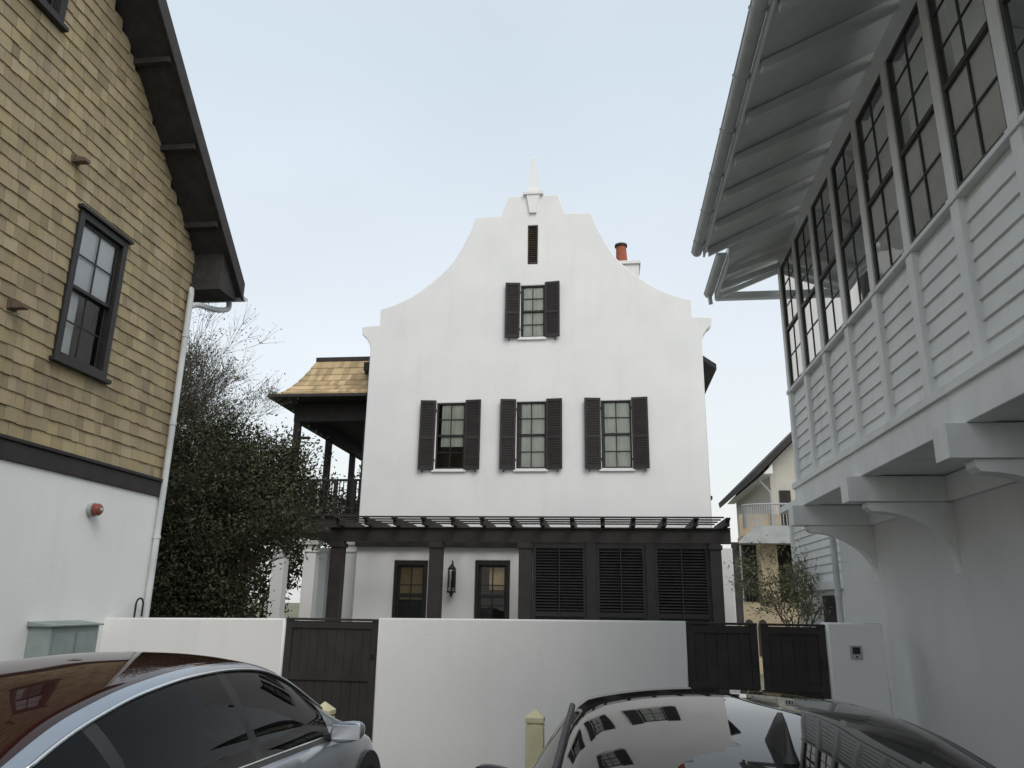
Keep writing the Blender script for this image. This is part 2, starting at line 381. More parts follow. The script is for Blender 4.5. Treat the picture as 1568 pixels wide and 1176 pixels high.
for i in range(8):
    (o0,z0),(o1,z1)=prof[i],prof[i+1]
    lift=.018
    x=ex+o0*KX
    while x<XR:
        w=random.uniform(.1,.2); xe=min(x+w,XR); c=random.uniform(.66,1.2)
        xa=max(x,ex+o1*KX); xb=max(xe,ex+o1*KX)
        if xb<=xa: xb=xa+.001
        p.add([(x,ey+o0-.02,z0+lift),(xe,ey+o0-.02,z0+lift),(xb,ey+o1,z1+.004),(xa,ey+o1,z1+.004),(x,ey+o0-.02,z0-.01),(xe,ey+o0-.02,z0-.01)],[(0,1,2,3),(4,5,1,0)],0,c)
        x=xe
    y=ey+o0
    while y<YB:
        w=random.uniform(.1,.2); ye=min(y+w,YB); c=random.uniform(.66,1.2)
        ya=max(y,ey+o1); yb=max(ye,ey+o1)
        if yb<=ya: yb=ya+.001
        p.add([(ex+o0*KX-.02,y,z0+lift),(ex+o0*KX-.02,ye,z0+lift),(ex+o1*KX,yb,z1+.004),(ex+o1*KX,ya,z1+.004),(ex+o0*KX-.02,y,z0-.01),(ex+o0*KX-.02,ye,z0-.01)],[(0,1,2,3),(4,5,1,0)],0,c)
        y=ye
p.make('roof_shingles',porch,['roofshingle'],colattr=True)
pd.box(ex-.03,XR,ey-.03,YB,7.26,7.345)
pd.box(ex+1.5*KX-.03,XR,ey+1.46,YB,8.78,8.92)
pd.box(ex+1.62*KX,XR,ey+1.62,YB,7.3,8.78)
pd.box(-6.95,-6.58,YP-.05,YP+.4,8.2,8.45)
pd.cone((-7.0,ey+1.0,8.2),(-7.0,ey+1.0,8.5),.05,.05,10)
pd.make('roof_fascia',porch,['roofdark'],.01)
p=P(); p.box(2.62,3.12,23.0,23.3,4.75,4.85); p.prism([(2.62,4.2),(2.62,4.75),(3.05,4.75)],1,23.05,23.2); p.make('side_bracket',house,['dark'])

# ================================================================= GARDEN WALL + GATES
wall=empty('garden_wall')
YW=10.4
for i,(a,b,z0,z1) in enumerate(((-7.0,-4.35,1.44,1.475),(-3.04,.99,1.505,1.535))):
    slab('wall_run_%d'%i,wall,[(a,0),(b,0),(b,z1),(a,z0)],[],1,YW,.24,'stucco_l',.018)
gp=empty('gate_pillar')
slab('pillar_body',gp,[(2.71,0),(3.40,0),(3.36,1.55),(2.71,1.55)],[],1,YW-.04,.34,'stucco_l',.02)
p=P(); p.box(2.95,3.09,YW-.062,YW-.038,1.13,1.29,0); p.box(2.975,3.065,YW-.068,YW-.0625,1.19,1.27,1); p.cone((3.02,YW-.07,1.16),(3.02,YW-.062,1.16),.012,.012,10,1)
p.make('door_bell_panel',gp,['greywood','black'],.003)
def gate(name,x0,x1,z1,split=None):
    e=empty(name); p=P(); y=YW+.05
    leaves=[(x0+.01,x1-.01)] if split is None else [(x0+.01,split-.025),(split+.025,x1-.01)]
    for a,b in leaves:
        for q in((a,a+.09),(b-.09,b)): p.box(q[0],q[1],y,y+.06,.06,z1)
        for z in(.13,z1-.10,z1*.48): p.box(a+.09,b-.09,y+.001,y+.058,z,z+.09)
        n=max(3,int((b-a-.18)/.12)); w=(b-a-.18)/n
        for i in range(n): p.box(a+.09+i*w+.0015,a+.09+(i+1)*w-.0015,y+.02,y+.045,.1,z1-.05)
        p.box(a+.05,b-.05,y+.046,y+.05,.1,z1-.05)
        p.box(a-.003,b+.003,y-.012,y+.072,z1,z1+.028)
        p.box(b-.07,b-.03,y-.03,y,1.0,1.14); p.cone((b-.05,y-.06,1.05),(b-.05,y-.02,1.05),.02,.012,10)
    p.make('gate_leaves',e,['dark'],.004)
    return e
gate('wooden_gate',-4.35,-3.04,1.46); gate('wooden_gate',.99,2.71,1.50,1.90)

# ================================================================= LEFT HOUSE
lh=empty('shingled_house')
XW=-7.0; YC=11.35; YR=4.9
def rl(y): return 7.45+.925*(YC-y) if y>=YR else 7.45+.925*(YC-(2*YR-y))
yn=2*YR-YC
WL=[(8.50,9.56,4.66,6.76),(6.45,7.56,8.9,10.9)]
hl=[rect(a+.06,b-.06,c+.06,d-.06) for a,b,c,d in WL]
slab('upper_gable_wall',lh,[(yn,3.4),(YC-.03,3.4),(YC-.03,rl(YC-.03)),(YR,rl(YR)),(yn,7.45)],hl,0,XW-.28,.22,'roofdark',.005)
slab('stucco_base',lh,rect(yn,YC,0,3.36),[],0,XW-.3,.33,'stucco_l',.02)
p=P(); p.box(-16,XW-.9,yn+.1,YC-.1,0,9); p.box(-16,XW-.3,YC-.3,YC-.02,0,7.4)
p.make('building_core',lh,['stucco_l'])
p=P(); p.box(-16,XW+.06,yn-.05,YC+.04,3.24,3.47); p.box(-16,XW+.09,yn-.05,YC+.06,3.472,3.52); p.make('belt_band',lh,['dark'],.01)
p=P(); expo=.178; z=3.52; row=0
while z<13.4:
    y=yn+random.uniform(-.1,0)
    wav=random.uniform(-.004,.004)
    while y<YC+.02:
        w=random.choice((.11,.14,.17,.2,.24))*random.uniform(.9,1.1); ye=min(y+w,YC+.03); yc=(y+ye)/2
        zt=z+expo+.05; ok = zt-.12 < rl(yc)
        A,B,z0_,z1_=y,ye,z,zt
        for a,b,c,d in WL:
            if z1_>c+.02 and z0_<d-.02 and B>a+.08 and A<b-.08:
                if z0_<c-.02: z1_=min(z1_,c+.05)
                elif z1_>d+.06: z0_=d-.04
                elif A<a+.06: B=a+.08
                elif B>b-.06: A=b-.08
                else: ok=False
        if ok and B-A>.02:
            dz=random.uniform(-.007,.007)+wav if z0_==z else 0; th=random.uniform(.018,.030); c=random.uniform(.80,1.10)
            if random.random()<.06: c*=.8
            cc=(c,c*random.uniform(.97,1.02),c*random.uniform(.9,1.05))
            g_=random.uniform(.001,.004)
            x0=XW-.058
            p.add([(x0+.058+th,A+g_,z0_+dz),(x0+.058+th,B-g_,z0_+dz),(x0+.062,B-g_,z1_),(x0+.062,A+g_,z1_),(x0,A+g_,z0_+dz),(x0,B-g_,z0_+dz),(x0,B-g_,z1_),(x0,A+g_,z1_)],
                  [(0,1,2,3),(4,5,1,0),(0,3,7,4),(1,5,6,2)],0,cc)
        y=ye
    z+=expo; row+=1
p.make('wood_shingles',lh,['shingle'],colattr=True)
p=P()
for sgn in (1,-1):
    def yy(y): return y if sgn>0 else 2*YR-y
    ye=YC+.62; ze=7.45-.925*.62
    p.prism([(yy(ye),ze),(yy(YR),rl(YR)),(yy(YR),rl(YR)+.30),(yy(ye+.02),ze+.26)],0,-16.3,XW+.62)
    p.prism([(yy(YC-.0),6.78),(yy(ye-.03),6.80),(yy(ye-.03),ze+.02),(yy(YC),7.44)],0,-16.2,XW+.55)
    yq=YC-.4
    while yq>YR+.3:
        p.obox((XW+.30,yy(yq),rl(yq)-.04),(.30,0,0),(0,.035*sgn,0),(0,0,.05)); yq-=.95
    p.prism([(yy(ye+.03),ze-.05),(yy(YR),rl(YR)-.06),(yy(YR),rl(YR)+.31),(yy(ye+.03),ze+.27)],0,XW+.622,XW+.66)
p.make('gable_roof',lh,['roofdark'],.006)
pf,pg,pc,pr=P(),P(),P(),P()
for a,b,c,d in WL:
    T=.1
    pf.box(XW-.02,XW+.055,a,a+T,c,d);pf.box(XW-.02,XW+.055,b-T,b,c,d);pf.box(XW-.02,XW+.055,a+T,b-T,d-T,d)
    pf.box(XW-.02,XW+.06,a+T,b-T,c,c+.09)
    pf.box(XW-.01,XW+.10,a-.05,b+.05,d+.002,d+.05); pf.box(XW-.02,XW+.11,a-.05,b+.05,c-.06,c-.002)
    ya,yb,za,zb=a+T,b-T,c+.09,d-T; zm=(za+zb)/2
    for x,z0,z1 in((XW-.04,za,zm+.02),(XW+.0,zm-.02,zb)):
        f=.05
        pf.box(x-.03,x,ya,ya+f,z0,z1);pf.box(x-.03,x,yb-f,yb,z0,z1);pf.box(x-.03,x,ya+f,yb-f,z0,z0+f);pf.box(x-.03,x,ya+f,yb-f,z1-f,z1)
        ym=(ya+yb)/2; pf.box(x-.024,x-.006,ym-.012,ym+.012,z0+f,z1-f); zc=(z0+z1)/2; pf.box(x-.022,x-.008,ya+f,ym-.0125,zc-.012,zc+.012); pf.box(x-.022,x-.008,ym+.0125,yb-f,zc-.012,zc+.012)
        pg.add([(x-.016,ya+f*.5,z0+f*.5),(x-.016,yb-f*.5,z0+f*.5),(x-.016,yb-f*.5,z1-f*.5),(x-.016,ya+f*.5,z1-f*.5)],[(0,1,2,3)])
    pr.box(XW-.85,XW-.83,a-.1,b+.1,c-.1,d+.1)
    pc.box(XW-.055,XW-.05,ya+.01,yb-.01,zm-.0,zb-.01)  # white sheet stands in for the reflection on the upper sash
    pc.box(XW-.14,XW-.135,ya-.02,ya+.38,za,zm)
    pf.box(XW-.10,XW-.03,ya-.03,ya-.001,za-.02,zb+.02);pf.box(XW-.10,XW-.03,yb+.001,yb+.03,za-.02,zb+.02)
pf.make('window_frames',lh,['black'],.004);pg.make('window_glass',lh,['glass']);pc.make('reflection_panels',lh,['paneglare']);pr.make('window_room_backs',lh,['room'])
p=P()
for y,z in((8.24,7.34),(7.71,5.04)):
    p.box(XW+.0,XW+.05,y-.07,y+.07,z-.06,z+.06); p.prism([(XW+.05,z-.05),(XW+.22,z-.05),(XW+.22,z+.0),(XW+.05,z+.05)],1,y-.05,y+.05)
p.make('vent_hoods',lh,['brown'],.006)
p=P(); p.cone((XW+.03,9.72,2.86),(XW+.09,9.72,2.86),.095,.095,24,1); p.cone((XW+.09,9.72,2.86),(XW+.16,9.72,2.86),.085,.08,24,0);p.cone((XW+.16,9.72,2.86),(XW+.19,9.72,2.86),.08,.05,24,0);p.cone((XW+.19,9.72,2.86),(XW+.21,9.72,2.86),.03,.02,18,1)
p.make('alarm_bell',lh,['red','greywood'],.004)
p=P(); ye=YC+.66
n=10
for i in range(n):
    a0=math.pi+math.pi*i/n; a1=math.pi+math.pi*(i+1)/n; r=.075; zc=6.92
    p.add([(XW+.66,ye+.07+r*math.cos(a0),zc+r*math.sin(a0)),(XW+.66,ye+.07+r*math.cos(a1),zc+r*math.sin(a1)),(-16.3,ye+.07+r*math.cos(a1),zc+r*math.sin(a1)),(-16.3,ye+.07+r*math.cos(a0),zc+r*math.sin(a0))],[(0,1,2,3)])
p.add([(XW+.66,ye+.07+.075*math.cos(math.pi+math.pi*i/n),6.92+.075*math.sin(math.pi+math.pi*i/n)) for i in range(n+1)],[list(range(n+1))])
px,py=XW+.09,YC-.06
p.tube(cr([(XW+.35,ye+.07,6.86),(XW+.35,ye+.05,6.70),(XW+.27,YC+.42,6.58),(XW+.15,YC+.10,6.54),(px,py+.02,6.44),(px,py,6.25),(px,py,.05)],5),.048,14)
for z in (5.9,4.4,2.6,1.0): p.cone((px,py,z),(px,py,z+.05),.058,.058,14)
p.make('gutter_downpipe',lh,['pipe'])
p=P(); p.tube([(XW+.03,10.95,1.3),(XW+.12,10.95,1.3),(XW+.12,10.95,1.62)],.015,8,0)
pts=[(XW+.12,10.95+.09-.09*math.cos(a*math.pi/8),1.62+.09*math.sin(a*math.pi/8)) for a in range(9)]
p.tube(pts+[(XW+.12,11.13,1.45)],.014,8,0)
p.make('bent_vent_pipe',lh,['black'])
eb=empty('electrical_cabinet')
p=P(); p.box(XW+.032,XW+.34,8.95,9.85,.1,1.36); p.prism([(XW+.02,1.362),(XW+.38,1.362),(XW+.38,1.38),(XW+.02,1.42)],1,8.91,9.89)
p.box(XW+.342,XW+.35,9.0,9.38,.3,1.28);p.box(XW+.342,XW+.35,9.42,9.8,.3,1.28); p.box(XW+.352,XW+.37,9.34,9.37,.8,.9)
p.make('cabinet_body',eb,['box'],.008)

# ================================================================= RIGHT HOUSE
rh=empty('white_clapboard_house')
XU=2.9; XB=3.75; YE=11.85; Y0=-4
p=P(); z=3.52
while z<4.84:
    zt=min(z+.165,4.9)
    p.add([(XU-.024,Y0,z),(XU-.024,YE,z),(XU+.0,YE,zt+.012),(XU+.0,Y0,zt+.012),(XU+.03,Y0,z),(XU+.03,YE,z)],[(0,1,2,3),(4,5,1,0)])
    z+=.165
p.box(XU+.01,XU+.1,Y0,YE,3.4,4.9)
z=3.52
while z<7.2:
    p.add([(XU,YE+.022,z),(9,YE+.022,z),(9,YE,z+.177),(XU,YE,z+.177),(XU,YE-.03,z),(9,YE-.03,z)],[(0,1,2,3),(4,5,1,0)]); z+=.165
p.box(XU+.1,9,YE-.15,YE-.01,3.4,7.3)
p.make('clapboard_siding',rh,['white'])
p=P(); posts=[YE-.08-.975*k for k in range(17)]
for y in posts:
    p.box(XU-.065,XU+.10,y-.07,y+.07,3.521,6.98)
    p.box(XU-.085,XU-.066,y-.085,y+.085,4.89,4.95)
p.box(XU-.05,XU+.10,Y0,YE,6.982,7.26); p.box(XU-.08,XU+.12,Y0,YE+.02,3.14,3.52)
p.box(XU-.11,XU+.12,Y0,YE+.05,3.43,3.517)
for a,b in zip(posts[1:],posts[:-1]): p.box(XU-.075,XU+.10,a+.071,b-.071,4.90,4.945)
p.make('posts_and_trim',rh,['white'],.006)
pf,pg,pc=P(),P(),P()
for k,(a,b) in enumerate(zip(posts[1:],posts[:-1])):
    ya,yb=a+.071,b-.071; za,zb=4.946,6.98; x=XU-.045; f=.042
    pf.box(x,x+.05,ya,ya+f,za,zb);pf.box(x,x+.05,yb-f,yb,za,zb);pf.box(x,x+.05,ya+f,yb-f,za,za+.055);pf.box(x,x+.05,ya+f,yb-f,zb-f,zb)
    zm=za+.46*(zb-za); pf.box(x-.008,x+.045,ya+f,yb-f,zm-.025,zm+.025)
    ym=(ya+yb)/2; pf.box(x+.008,x+.028,ym-.010,ym+.010,za+.055,zb-f)
    for zz in (za+.06+(zm-za-.06)*.5,zm+(zb-zm)*.34,zm+(zb-zm)*.67):
        pf.box(x+.010,x+.026,ya+f,ym-.0105,zz-.010,zz+.010);pf.box(x+.010,x+.026,ym+.0105,yb-f,zz-.010,zz+.010)
    pg.add([(x+.018,ya+f*.5,za+.03),(x+.018,yb-f*.5,za+.03),(x+.018,yb-f*.5,zb-f*.5),(x+.018,ya+f*.5,zb-f*.5)],[(0,1,2,3)])
    pc.box(x+.030,x+.034,ya+.045,yb-.045,za+.02,zm+random.choice((-.02,.0,.16,.02,.3)))  # white sheet imitates bright sky mirrored in the lower panes
pf.make('window_sashes',rh,['greensash'],.003);pg.make('window_glass',rh,['glass']);pc.make('sky_reflection_panels',rh,['paneglare'])
p=P(); p.box(5.2,5.3,Y0,YE-.2,3.5,7.3); p.box(XU+.1,5.2,Y0,YE-.2,3.42,3.5);p.make('room_inside',rh,['room'])
p=P(); p.box(XU+.12,XB+.3,Y0,YE,3.15,3.2)
for y in (11.55,8.95,6.35,3.75,1.15,-1.5):
    p.box(XU-.24,XB+.02,y-.13,y+.13,2.86,3.138)
    pts=[(XB+.01,2.858),(XU-.04,2.858),(XU-.04,2.80)]
    for i in range(11):
        a=math.pi/2*i/10; pts.append((XU+.0+ (XB-XU-.0)*math.sin(a), 2.10+.66*math.cos(a)))
    pts.append((XB+.01,2.0))
    p.prism(pts[::-1],1,y-.085,y+.085)
p.box(XB-.05,XB+.1,Y0,13.1,2.86,3.14)
p.make('overhang_brackets',rh,['white'],.008)
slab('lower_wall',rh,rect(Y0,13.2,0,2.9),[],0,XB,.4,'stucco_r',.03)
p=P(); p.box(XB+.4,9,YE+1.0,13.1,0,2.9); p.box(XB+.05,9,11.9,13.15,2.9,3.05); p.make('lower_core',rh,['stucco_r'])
p=P(); xe,ze=1.52,6.72
xr_=8.0; zr=ze+.47*(xr_-xe)
p.prism([(xe,ze),(xr_,zr),(xr_,zr+.14),(xe,ze+.14)],1,Y0-.5,10.55,0)
p.prism([(1.90,6.72),(xr_,zr-.18),(xr_,zr-.04),(1.90,6.86)],1,10.55,12.15,0)
for yk in range(20):
    y=10.40-yk*.8
    p.prism([(xe+.03,ze-.11),(XU+.1,ze+.47*(XU+.1-xe)-.12),(XU+.1,ze+.47*(XU+.1-xe)-.002),(xe+.03,ze-.002)],1,y-.04,y+.04,0)
for y in (11.15,11.7): p.prism([(1.92,6.62),(XU+.1,7.02),(XU+.1,7.12),(1.92,6.715)],1,y-.03,y+.03)
p.box(1.88,XU+.3,12.02,12.14,6.60,6.715)
p.obox(((1.95+2.9)/2,11.85,6.80),(.48,0,.20),(0,.03,0),(0,0,.04))
p.box(xe-.03,xe-.002,Y0-.5,10.55,ze-.06,ze+.15); p.box(1.865,1.898,10.55,12.15,6.62,6.87)
p.make('eaves_and_roof',rh,['white'],.004)
def hround(p,x,z,y0,y1,r,th=.004):
    n=12
    for rr in (r,r-th):
        for i in range(n):
            a0=math.pi+math.pi*i/n;a1=math.pi+math.pi*(i+1)/n
            p.add([(x+rr*math.cos(a0),y0,z+rr*math.sin(a0)),(x+rr*math.cos(a1),y0,z+rr*math.sin(a1)),(x+rr*math.cos(a1),y1,z+rr*math.sin(a1)),(x+rr*math.cos(a0),y1,z+rr*math.sin(a0))],[(0,1,2,3)])
    for y in (y0,y1): p.add([(x+r*math.cos(math.pi+math.pi*i/n),y,z+r*math.sin(math.pi+math.pi*i/n)) for i in range(n+1)],[list(range(n+1))])
    p.tube([(x-r,y0,z),(x-r,y1,z)],.009,6)
p=P(); hround(p,xe-.11,ze+.05,Y0-.5,10.6,.075); hround(p,1.78,6.76,10.62,12.2,.075)
y=10.2
while y>Y0:
    hround(p,xe-.11,ze+.05,y,y+.03,.084); y-=.9
p.tube([(XB-.06,13.28,3.0),(XB-.06,13.28,.05)],.05,12); p.cone((XB-.06,13.28,1.9),(XB-.06,13.28,1.95),.06,.06)
p.tube([(1.78,12.1,6.70),(1.80,12.15,6.55)],.035,10)
p.make('gutters',rh,['pipe'])
p=P(); z=2.2; XV=3.98
while z<3.6:
    p.add([(XV-.024,13.4,z),(XV-.024,17.2,z),(XV,17.2,z+.16),(XV,13.4,z+.16),(XV+.02,13.4,z),(XV+.02,17.2,z)],[(0,1,2,3),(4,5,1,0)]); z+=.15
p.box(XV+.01,8,13.4,17.2,0,3.7); p.box(XV-.06,XV+.1,13.35,17.25,2.05,2.2); p.box(XV-.06,XV+.1,17.1,17.26,2.201,3.7)
p.box(XV-.2,8,13.3,17.5,3.70,3.82)
p.make('rear_wing',rh,['white'])
p=P(); p.box(XV-.02,XV+.005,14.4,15.3,.13,1.95); p.make('rear_wing_door',rh,['black'])

# ================================================================= FAR HOUSE
fh=empty('distant_stucco_house')
p=P()
p.prism([(6.25,0),(6.25,6.95),(9,9.62),(12,6.7),(12,0)],1,30,38,6)
p.prism([(5.55,6.35),(9.0,9.7),(12.5,6.35),(12.5,6.6),(9,9.95),(5.5,6.6)],1,29.3,38.6,2)
p.prism([(5.9,6.55),(6.25,6.55),(6.25,6.9)],1,29.4,38.5,0)
p.box(4.9,8,28.4,30,3.95,4.2,1); p.prism([(4.55,3.85),(5.2,4.45),(8,4.45),(8,3.85)],1,27.6,28.4,3)
p.box(5.35,5.95,28.3,28.9,1.9,3.9,1); p.box(4.6,8,28.4,30,0,1.9,1); p.box(7.0,8,28.3,30,1.9,3.9,1)
p.box(4.35,4.6,27.9,28.1,1.2,3.9,2); p.box(5.0,8,29.6,29.98,1.9,3.95,4)
p.box(4.4,5.35,28.32,28.36,2.55,2.6,2)
for i in range(8): p.box(4.45+i*.11,4.465+i*.11,28.32,28.36,1.9,2.55,2)
for x in (4.85,5.3):
    p.prism([(x-.16,.13),(x+.16,.13),(x+.16,1.1),(x+.1,1.28),(x,1.33),(x-.1,1.28),(x-.16,1.1)],1,28.36,28.41,4)
p.box(6.55,6.95,29.95,30.0,4.5,6.0,4); p.tube([(5.75,29.7,6.4),(6.2,29.9,5.9),(6.2,29.9,.05)],.05,8,3)
for i in range(20):
    a=math.pi*.5*i/19; p.box(5.95-1.0*math.cos(a)-.012,5.95-1.0*math.cos(a)+.012,28.9-.6*math.sin(a)-.012,28.9-.6*math.sin(a)+.012,4.45,5.25,3)
pts=[(5.95-1.0*math.cos(math.pi*.5*i/19),28.9-.6*math.sin(math.pi*.5*i/19),5.28) for i in range(20)]+[(8,28.3,5.28)]
p.tube(pts,.035,6,3)
for i in range(16): p.box(6.0+i*.12,6.024+i*.12,28.29,28.31,4.45,5.25,3)
p.box(5.0,8,29.97,29.99,4.2,5.1,1)
p.make('house_body',fh,['white','stucco_tan','roofdark','greywood','room','brown','stucco_pale'])

# ================================================================= BOLLARDS
for x in (-.716,-2.84):
    e=empty('wooden_bollard'); p=P(); y=8.0; w=.085
    p.box(x-w,x+w,y-w,y+w,0,.60); p.box(x-w+.012,x+w-.012,y-w+.012,y+w-.012,.60,.62); p.box(x-w-.005,x+w+.005,y-w-.005,y+w+.005,.62,.665)
    q=w+.005; p.add([(x-q,y-q,.665),(x+q,y-q,.665),(x+q,y+q,.665),(x-q,y+q,.665),(x,y,.745)],[(0,1,4),(1,2,4),(2,3,4),(3,0,4)])
    p.make('post',e,['cream'],.004)

# ================================================================= TREES
def branches(p,base,d,L,r,lvl,maxl,tips,spread=.5,kids=(3,4),segs=3,up=.12,mat=0):
    pos=Vector(base); d=Vector(d).normalized()
    for k in range(segs):
        nd=(d+Vector((random.gauss(0,.13),random.gauss(0,.13),random.gauss(0,.08)+up*.3))).normalized()
        nx=pos+nd*(L/segs); r2=r*(.88 if k<segs-1 else .75)
        p.cone(pos,nx,r,r2,6 if lvl<2 else (4 if lvl<3 else 3),mat,caps=False); pos,d,r=nx,nd,r2
        if lvl>=maxl-2: tips.append((pos.copy(),d.copy(),lvl))
        if lvl<maxl and k>0:
            for _ in range(random.randint(*kids)//2 if k<segs-1 else random.randint(*kids)):
                a=d.orthogonal().normalized(); a.rotate(Matrix.Rotation(random.uniform(0,2*math.pi),3,d))
                nd2=(d+a*random.uniform(spread*.6,spread*1.4)+Vector((0,0,up))).normalized()
                branches(p,pos,nd2,L*random.uniform(.55,.8),max(r*.62,.0045),lvl+1,maxl,tips,spread,kids,segs,up,mat)
def leaves(name,parent,centres,size,count,spreadr,mat,shade=(.55,1.35)):
    cs=np.array(centres); n=len(cs)*count
    idx=np.repeat(np.arange(len(cs)),count)
    pos=cs[idx]+np.random.normal(0,1,(n,3))*spreadr
    a=np.random.normal(0,1,(n,3)); a/=np.linalg.norm(a,axis=1)[:,None]
    b=np.random.normal(0,1,(n,3)); b=np.cross(a,b); b/=np.linalg.norm(b,axis=1)[:,None]
    sz=np.random.uniform(.6,1.3,(n,1))*size
    v=np.stack([pos-a*sz,pos-b*sz*.42,pos+a*sz,pos+b*sz*.42],1).reshape(-1,3)
    me=bpy.data.meshes.new(name); me.vertices.add(4*n); me.vertices.foreach_set('co',v.ravel())
    me.loops.add(4*n); me.loops.foreach_set('vertex_index',np.arange(4*n)); me.polygons.add(n)
    me.polygons.foreach_set('loop_start',np.arange(0,4*n,4)); me.polygons.foreach_set('loop_total',np.full(n,4)); me.update(); me.validate()
    ca=me.color_attributes.new('Col','FLOAT_COLOR','CORNER')
    cl=np.random.uniform(shade[0],shade[1],len(cs))[idx]*np.random.uniform(.75,1.25,n)
    col=np.ones((n,4)); col[:,0]=cl*np.random.uniform(.9,1.2,n); col[:,1]=cl; col[:,2]=cl
    ca.data.foreach_set('color',np.repeat(col,4,axis=0).ravel())
    return mkobj(name,me,parent,[mat])
t1=empty('bare_branched_tree'); p=P(); tips=[]
for bx,by,L,dx in ((-9.9,16.2,2.75,.0),(-9.2,16.7,2.55,.10),(-10.6,17.0,2.8,-.02)):
    branches(p,(bx,by,0),(dx,0,1),L,.11,0,5,tips,.50,(3,4),3,.13)
p.make('trunk_and_twigs',t1,['twig'])
c=[tuple(t[0]) for t in tips if t[2]>=4]; random.shuffle(c)
leaves('sparse_leaves',t1,c[:9000],.032,4,.10,'leaf2')
def blob(cx,cy,cz,rx,ry,rz,n,rmin=.45):
    out=[]
    while len(out)<n:
        v=np.random.uniform(-1,1,3); r=np.linalg.norm(v)
        if r>1 or r<rmin: continue
        k=1+.25*math.sin(v[0]*7+cx)*math.sin(v[2]*6+cy)+random.uniform(-.16,.16)
        q=(cx+v[0]*rx*k,cy+v[1]*ry*k,max(.15,cz+v[2]*rz*k))
        if q[2]<3.0 and q[0]>-7.35: continue     # pruned clear of the porch columns
        if q[1]>19.5 and q[1]<26: continue
        out.append(q)
    return out
t2=empty('evergreen_oak_tree'); p=P(); tp=[]
for bx,by in ((-9.3,15.2),(-8.4,15.3)):
    branches(p,(bx,by,0),(random.uniform(-.1,.05),0,1),1.75,.12,0,4,tp,.5,(3,4),3,.1)
p.make('trunks',t2,['bark'])
cs=blob(-9.4,15.3,2.6,1.5,1.4,2.1,240)+blob(-8.0,15.2,2.9,1.2,1.1,2.0,240)+blob(-8.3,16.5,3.9,1.6,1.2,1.4,190)+blob(-10.6,16.5,3.4,1.6,1.3,2.3,140)+blob(-7.35,16.2,3.9,1.0,.9,.9,110)+blob(-8.8,15.6,1.2,1.7,1.3,1.4,220)
cs+=blob(-9.3,16.3,4.9,1.5,1.0,1.1,70,.2)+blob(-7.9,16.4,4.7,1.3,.9,.8,45,.2)
leaves('foliage',t2,cs,.046,95,.19,'leaf',(.45,1.5))
c=[tuple(t[0]) for t in tp if t[2]>=3]; random.shuffle(c)
leaves('foliage',t2,c[:500],.046,14,.10,'leaf',(.6,1.6))
t3=empty('distant_tree_mass'); cs=[]
for bx,by,bz,r in ((-13,27,3.4,2.6),(-16,30,4.2,3.2),(-10.5,32,4.0,2.6),(-8,36,4,3),(-19,32,3.5,3.5)): cs+=blob(bx,by,bz,r,r*.8,r*1.05,110)
p=P(); 
for bx,by in ((-13,27),(-16,30),(-10.5,32),(-8,36),(-19,32)): p.cone((bx,by,0),(bx,by,4),.2,.1,8)
p.make('trunks',t3,['bark']); leaves('foliage',t3,cs,.11,45,.3,'leaf')
t4=empty('small_courtyard_tree'); p=P(); tips=[]
branches(p,(3.5,15.5,0),(0,0,1),1.05,.05,0,4,tips,.6,(3,4),3,.12)
p.make('trunk_and_twigs',t4,['twig']); c=[tuple(t[0]) for t in tips]; random.shuffle(c)
leaves('leaves',t4,c[:700],.033,6,.08,'leaf3')

# seat every building, wall, gate, post and trunk on the natural ground level
for o in bpy.data.objects:
    if o.type=='MESH' and o.name.split('.')[0] not in('sparse_leaves','foliage','leaves'):
        for v in o.data.vertices:
            if abs(v.co.z)<=.125: v.co.z=GL

# ================================================================= GROUND
g=P(); g.add([(-300,-300,GL),(300,-300,GL),(300,600,GL),(-300,600,GL)],[(0,1,2,3)]); g.make('ground',None,['ground'])
g=P(); g.prism([(-60,-.44),(-60,.004),(7.2,.004),(8.8,GL+.014),(10.39,GL+.014),(10.39,GL+.004),(7.3,-.44)],0,-6.965,3.745); g.make('road',None,['asphalt'])
g=P(); g.add([(-12,10.66,GL+.004),(6,10.66,GL+.004),(6,19.98,GL+.004),(-12,19.98,GL+.004)],[(0,1,2,3)]); g.make('courtyard_paving',None,['paving'])
g=P()
for xx in (-3.72,-1.25,1.35): g.add([(xx-.05,1.2,.008),(xx+.05,1.2,.008),(xx+.05,6.8,.008),(xx-.05,6.8,.008)],[(0,1,2,3)])
g.make('parking_markings',None,['white'])

